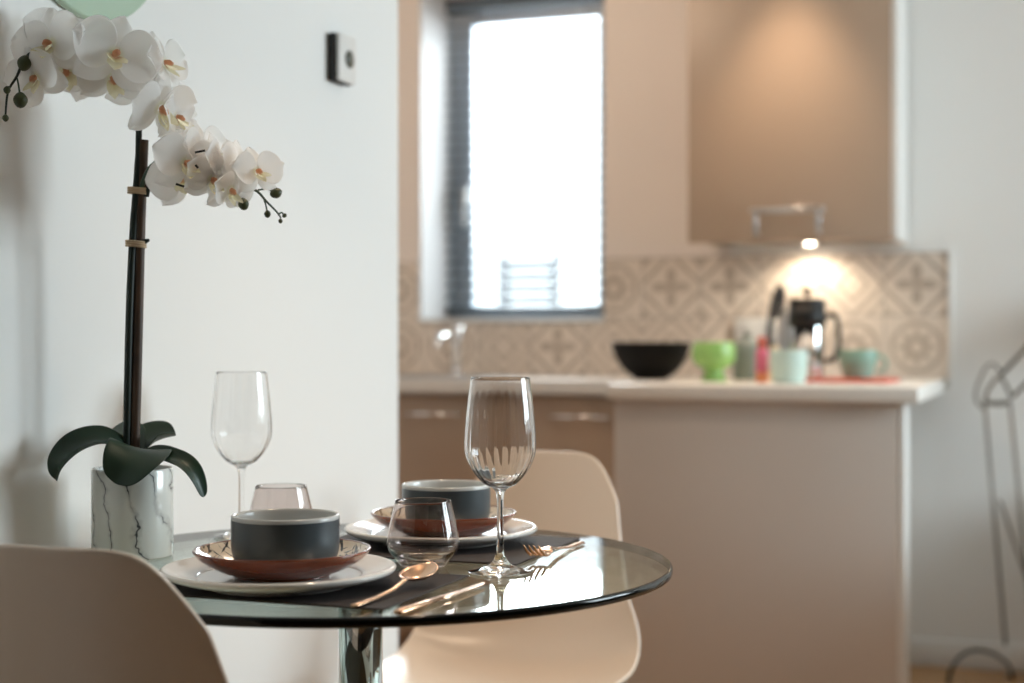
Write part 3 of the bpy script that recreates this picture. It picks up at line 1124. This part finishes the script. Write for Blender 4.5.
def tie(px, py, tilt):
    b2 = bmesh.new()
    for dz in (-.003, .0, .003):
        pts = []
        for k in range(25):
            a = 2 * PI * k / 24
            pts.append(Vector((.0128 * math.cos(a), .0105 * math.sin(a), dz + tilt * math.cos(a))))
        add_tube(b2, pts, .0017, 6, caps=False)
    o = obj('tie', b2, M['raffia'], oc, loc=L(px, py, D0 - .003))
    o.rotation_euler = (0, 0, PHI)


tie(138, 191, -.001)
tie(136, 244, -.001)
# stub nodes on the stem
for pp, rr in (([L(146, 196, D0 - .004), L(149, 186, D0 - .008), L(151, 183, D0 - .01)], [.004, .003, .0015]),
               ([L(145, 190, D0 - .004), L(150, 188, D0 - .004), L(152, 183, D0 - .004)], [.003, .0025, .0012]),
               ([L(144, 242, D0 - .004), L(149, 240, D0 - .006)], [.004, .002])):
    obj('stem_node', tube(pp, rr, 8), M['stemgreen'], oc)


# leaves
def leaf(pts, width, fold=.35, roll=0., tipw=.25, name='leaf'):
    pts = smooth_prof([Vector(p) for p in pts], 7)
    n = len(pts) - 1
    sides = []
    for i in range(n + 1):
        tan = (pts[min(i + 1, n)] - pts[max(i - 1, 0)]).normalized()
        sd = tan.cross(Vector((0, 0, 1))) if not sides else sides[-1]
        sd = (sd - tan * sd.dot(tan)).normalized()
        sides.append(sd)

    def fn(u, v):
        i = min(int(round(u * n)), n)
        p = pts[i]
        tan = (pts[min(i + 1, n)] - pts[max(i - 1, 0)]).normalized()
        side = sides[i]
        up = side.cross(tan).normalized()
        q = Matrix.Rotation(roll, 3, tan)
        side, up = q @ side, q @ up
        s = -1 + 2 * v
        w = width * (math.sin(PI * min(1., .16 + .84 * u)) ** .6 if u < .985 else .03)
        w = width * max(.04, min(1., (.45 + 1.6 * u)) * math.sqrt(max(0., 1 - max(0., (u - .45) / .55) ** 2.2)))
        return p + side * (w * s) + up * (fold * w * (abs(s) ** 1.6))
    bm = grid_surface(fn, n, 10)
    o = obj(name, bm, M['leaf'], oc)
    solidify(o, .0016)
    subsurf(o, 1)
    return o


leaf([L(134, 464, 2.0), L(120, 446, 1.985), L(98, 441, 1.97), L(76, 448, 1.955), L(60, 464, 1.95), L(56, 480, 1.955)], .025, .42, -.6)
leaf([L(136, 456, 1.995), L(140, 449, 1.97), L(138, 452, 1.945), L(128, 464, 1.925), L(116, 484, 1.915)], .041, .18, -.25)
leaf([L(132, 462, 2.0), L(150, 452, 1.98), L(168, 456, 1.962), L(186, 464, 1.955), L(197, 478, 1.955), L(204, 497, 1.96)], .0145, .3, .5)
leaf([L(136, 460, 2.01), L(148, 445, 2.03), L(162, 438, 2.04), L(176, 435, 2.045)], .036, .5, -.15)
leaf([L(134, 458, 2.01), L(126, 442, 2.03), L(116, 436, 2.045), L(104, 439, 2.06)], .030, .4, -.3)


# blossoms -------------------------------------------------
def petal(bm, ang, length, width, cup, tilt, z0, pw=.62, wavy=0., seed=0):
    rnd = random.Random(seed)
    ph = rnd.uniform(0, 6)
    nu, nv = 9, 8
    ca, sa = math.cos(ang), math.sin(ang)
    vs = []
    for i in range(nu + 1):
        u = i / nu
        row = []
        w = width * max(.12, math.sin(PI * min(.999, .06 + .94 * u) ** .95)) ** pw if u < .99 else width * .16
        for j in range(nv + 1):
            s = -1 + 2 * j / nv
            rr = .003 + length * (u - .05 * u * s * s)
            h = z0 + tilt * u + cup * (u * u) + .18 * w * s * s * (1 if cup >= 0 else -1) + wavy * math.sin(3.2 * s + ph) * u * .5
            x, y = rr, s * w
            row.append(bm.verts.new((x * ca - y * sa, x * sa + y * ca, h)))
        vs.append(row)
    for i in range(nu):
        for j in range(nv):
            bm.faces.new((vs[i][j], vs[i + 1][j], vs[i + 1][j + 1], vs[i][j + 1]))


def blossom_mesh(seed):
    """faces local +z, top sepal along +y"""
    rnd = random.Random(seed)
    bm = bmesh.new()
    for a in (90, 215, 325):
        petal(bm, math.radians(a + rnd.uniform(-5, 5)), .040, .0165, rnd.uniform(-.012, -.002), .002, -.0015, .6, .004, seed + a)
    for a in (12, 168):
        petal(bm, math.radians(a + rnd.uniform(-5, 5)), .042, .027, rnd.uniform(-.006, .008), .003, .001, .5, .005, seed + a)
    me = bpy.data.meshes.new('blossom')
    bm.to_mesh(me)
    bm.free()
    return me


def lip_mesh():
    bm = bmesh.new()
    petal(bm, math.radians(270), .017, .0075, .010, .004, .003, .7)
    petal(bm, math.radians(235), .012, .0055, .012, .008, .003, .6)
    petal(bm, math.radians(305), .012, .0055, .012, .008, .003, .6)
    add_tube(bm, [(0, .001, .002), (0, .0, .008), (0, -.003, .012)], [.0035, .0035, .002], 10)
    me = bpy.data.meshes.new('lip')
    bm.to_mesh(me)
    bm.free()
    return me


bms = [blossom_mesh(s) for s in (3, 11, 29)]
lipm = lip_mesh()
for me in bms:
    me.materials.append(M['petal'])
    for p_ in me.polygons:
        p_.use_smooth = True
lipm.materials.append(M['lip'])
for p_ in lipm.polygons:
    p_.use_smooth = True

CAMV = Vector((0, 0, CAMZ))


def blossom(i, px, py, d, yaw, pitch, roll, sc):
    """yaw / pitch turn the face away from looking straight at the camera side of the room"""
    o = bpy.data.objects.new('blossom', bms[i % 3])
    C.objects.link(o)
    o.parent = oc
    R = Matrix.Rotation(PHI + math.radians(yaw + 14), 4, 'Z') @ Matrix.Rotation(math.radians(90 - pitch), 4, 'X') @ Matrix.Rotation(math.radians(roll), 4, 'Z')
    o.matrix_local = Matrix.Translation(L(px, py, d)) @ R @ Matrix.Scale(sc * 1.2, 4)
    if not o.modifiers:
        md = o.modifiers.new('thickness', 'SOLIDIFY')
        md.thickness = .0006
        md = o.modifiers.new('smooth', 'SUBSURF')
        md.levels = md.render_levels = 1
    l = bpy.data.objects.new('lip', lipm)
    C.objects.link(l)
    l.parent = o
    return o


FL = [
    (50, 45, 1.905, -28, 8, 10, 1.05),
    (60, 40, 1.945, 12, 15, -12, .95),
    (36, 78, 1.905, -35, -12, 20, .85),
    (66, 70, 1.93, 5, -25, 10, .95),
    (115, 55, 1.91, 14, 6, -14, 1.12),
    (88, 66, 1.945, -8, -5, 30, .95),
    (112, 78, 1.94, 20, -30, 5, .9),
    (164, 64, 1.965, 55, 10, 10, .88),
    (142, 85, 1.985, 35, -15, -10, 1.0),
    (160, 108, 1.96, 48, -25, 12, 1.0),
    (176, 118, 1.985, 60, 0, 0, .85),
    (186, 164, 1.955, 22, 4, -8, .95),
    (182, 178, 1.975, -10, -10, 20, .9),
    (203, 150, 1.99, 45, 10, 10, .85),
    (219, 162, 1.985, 60, 5, 5, .8),
    (212, 180, 1.965, 30, -8, -12, .8),
    (230, 190, 1.975, 45, -20, 0, .75),
    (257, 172, 1.97, 28, 10, 8, .72),
    (240, 165, 1.99, 50, 10, -10, .75),
]
for i, a in enumerate(FL):
    blossom(i, *a)


def bud(px, py, d, r, stalk_from, rot=0.):
    c = L(px, py, d)
    bm = lathe(sp2([(0, -1.15), (.55, -.9), (.95, -.2), (.9, .35), (.5, .9), (0, 1.15)], 4), 20)
    bmesh.ops.scale(bm, verts=bm.verts[:], vec=(r, r, r))
    b = obj('bud', bm, M['bud'], oc, loc=c)
    b.rotation_euler = (0, rot, PHI)
    if stalk_from:
        a = L(*stalk_from)
        mid = (a + c) * .5 + Vector((0, 0, .003))
        st = obj('bud_stalk', tube(smooth_prof([a, mid, c], 4), .0011, 8), M['sprig'], oc)


dl = D0 - .10
bud(24.5, 63, dl - .006, .0092, (22, 66, dl), .3)
bud(20.5, 100, dl - .014, .0092, (17, 78, dl - .01), 0)
bud(7, 90, D0 - .125, .0046, (10, 88, D0 - .12), 0)
bud(5.5, 118, D0 - .127, .0042, None, 0)
bud(243.5, 204, D0 - .012, .0075, (240, 192, D0), -.2)
bud(276, 193, D0 - .004, .0075, (258, 190, D0), 1.2)
bud(267.5, 214, D0, .0046, (264, 200, D0), 0)
bud(284.5, 215.5, D0, .003, (279, 214, D0), .9)
bud(280.5, 221, D0, .003, None, 0)
# cut stalk stubs between the petals
for pp in ([L(195, 152.5, 1.93), L(205, 150.5, 1.93)], [L(176, 184, 1.93), L(184, 186.5, 1.93)], [L(195.5, 165, 1.93), L(198, 168, 1.93)]):
    obj('petal_wire', tube(pp, .0015, 8), M['black'], oc)

# ================================================================== WIRE FLOOR LAMP
DL = 4.58
lamp = thing('floor_lamp', 'tripod floor lamp of thin grey bronze rods by the right wall', 'lamp', Vector(at(1012, 670, DL)).xy.to_3d())
lo = lamp.location.copy()


def LL(px, py, d=DL):
    return at(px, py, d) - lo


def rod(name, pts, r, mat='bronze', n=4, smooth=True):
    return obj(name, tube(smooth_prof(pts, n) if smooth else pts, r, 10), M[mat], lamp)


def foot_z(px, d):
    p = LL(px, 600, d)
    return Vector((p.x, p.y, .0005))


j1, j2 = LL(984.5, 402), LL(1010, 403)
a = foot_z(1008.5, DL)
lg = obj('leg', tube([j1, j1.lerp(a, .88)], .0052, 10), M['bronze'], lamp)
obj('foot_cap', tube([j1.lerp(a, .881), a], .006, 10), M['trim'], lamp)
a = foot_z(1037, DL - .06)
obj('leg', tube([j2, j2.lerp(a, .88)], .0052, 10), M['bronze'], lamp)
obj('foot_cap', tube([j2.lerp(a, .881), a], .006, 10), M['trim'], lamp)
a = foot_z(1060, DL + .02)
m_ = LL(1000, 500)
obj('leg', tube([m_, m_.lerp(a, .8)], .0045, 10), M['bronze'], lamp)
obj('foot_cap', tube([m_.lerp(a, .801), a], .006, 10), M['trim'], lamp)
rod('joint_bar', [LL(984.5, 402), LL(997, 403.5), LL(1010, 402)], .0085)
rod('joint_bow', [LL(985, 402, DL - .012), LL(988, 390, DL - .012), LL(999, 377, DL - .012), LL(1006, 385, DL - .012), LL(1012, 398, DL - .012)], .006)
rod('cable_loop', [LL(984, 409, DL - .01), LL(977, 402, DL - .01), LL(976, 392, DL - .01), LL(981, 377, DL - .01), LL(987, 366, DL - .01), LL(994, 364, DL - .01), LL(1000, 371, DL - .01)], .0045)
e1, e2 = LL(1085, 285, DL - .05), LL(1095, 318, DL - .05)
rod('arm', [LL(998, 378), e1], .0065, smooth=False)
rod('arm', [LL(1012, 397), e2], .006, smooth=False)
bm = lathe([(.02, .0), (.03, -.005), (.085, -.12), (.09, -.14), (.088, -.14), (.083, -.12), (.028, -.008), (.02, -.004)], 48, closed=True)
obj('lamp_shade', bm, M['shade'], lamp, loc=(e1 + e2) / 2 + Vector((.03, 0, .03)))
obj('cord', tube(smooth_prof([LL(1013, 684, DL - .02), LL(1010, 668, DL - .03), LL(1003, 660, DL - .04), LL(992, 653, DL - .05), LL(975, 650, DL - .06), LL(961, 656, DL - .07), LL(952, 668, DL - .08), LL(948, 684, DL - .09)], 5), .0055, 8), M['blackmetal'], lamp)

# ================================================================== LIGHT
w = bpy.data.worlds.new('overcast_sky')
bpy.context.scene.world = w
w.use_nodes = True
bg = w.node_tree.nodes['Background']
bg.inputs[0].default_value = (.86, .94, 1.0, 1)
bg.inputs[1].default_value = 3.6


def area(name, loc, rot, sx, sy, power, col, spread=180):
    l = bpy.data.lights.new(name, 'AREA')
    l.shape = 'RECTANGLE'
    l.size, l.size_y = sx, sy
    l.energy = power
    l.color = col
    l.spread = math.radians(spread)
    o = bpy.data.objects.new(name, l)
    C.objects.link(o)
    o.location = loc
    o.rotation_euler = rot
    return o


def aim(o, target):
    d = Vector(target) - o.location
    o.rotation_euler = d.to_track_quat('-Z', 'Y').to_euler()


def spot(name, loc, target, power, col, angle=80, blend=.6, r=.04):
    l = bpy.data.lights.new(name, 'SPOT')
    l.energy = power
    l.color = col
    l.spot_size = math.radians(angle)
    l.spot_blend = blend
    l.shadow_soft_size = r
    o = bpy.data.objects.new(name, l)
    C.objects.link(o)
    o.location = loc
    aim(o, target)
    return o


# daylight pouring in through the living room window
sky = area('daylight_right', (XR + .55, 3.75, 1.85), (0, 0, 0), 1.8, 1.4, 118, (.80, .92, 1.0), 160)
aim(sky, (-1.2, 1.7, .75))
# daylight through the kitchen window
kd = area('daylight_kitchen', ((WX0 + WX1) / 2, YB + .75, 1.9), (0, 0, 0),   .9, 1.1, 58, (.88, .95, 1.0))
aim(kd, (-1.4, 3.0, .6))
WARM = (1., .74, .52)
spot('ceiling_spot_kitchen', (-.76, 4.36, ZC - .03), (-.76, 4.50, 0), 46, WARM, 62, .9)
pl = bpy.data.lights.new('kitchen_ceiling_lamp', 'POINT')
pl.energy, pl.color, pl.shadow_soft_size = 11, (1., .80, .62), .12
po = bpy.data.objects.new('kitchen_ceiling_lamp', pl)
C.objects.link(po)
po.location = (-1.55, 3.9, 2.32)
spot('ceiling_spot_table', (-.55, 1.9, ZC - .03), (-.6, 2.3, 0), 46, WARM, 75, .9)
spot('ceiling_spot_hall', (-1.0, 3.2, ZC - .03), (-1.0, 3.4, 0), 14, WARM, 80, .9)
spot('under_cabinet', (-.745, 4.83, UZ - .004), (-.745, 4.84, .9), 4.5, (1., .84, .64), 150, .5, .02)

# ================================================================== CAMERA AND VIEW
cam = bpy.data.cameras.new('camera')
cam.sensor_fit = 'HORIZONTAL'
cam.sensor_width = 36.0
cam.lens = 36.0 * F / 1024.0
cam.clip_start = .02
cam.dof.use_dof = True
cam.dof.focus_distance = 1.87
cam.dof.aperture_fstop = 2.5
co = bpy.data.objects.new('camera', cam)
C.objects.link(co)
co.location = (0, 0, CAMZ)
co.rotation_euler = (PI / 2, 0, PHI)
sc = bpy.context.scene
sc.camera = co
vs = sc.view_settings
sc.display_settings.display_device = 'sRGB'
vs.view_transform = 'Standard'
vs.look = 'None'
vs.gamma = 1.0
vs.exposure = 0.0
vs.use_curve_mapping = False
cy = sc.cycles
cy.max_bounces = 14
cy.transparent_max_bounces = 16
cy.transmission_bounces = 14
cy.glossy_bounces = 6
cy.diffuse_bounces = 5
cy.sample_clamp_indirect = 8
cy.use_denoising = True
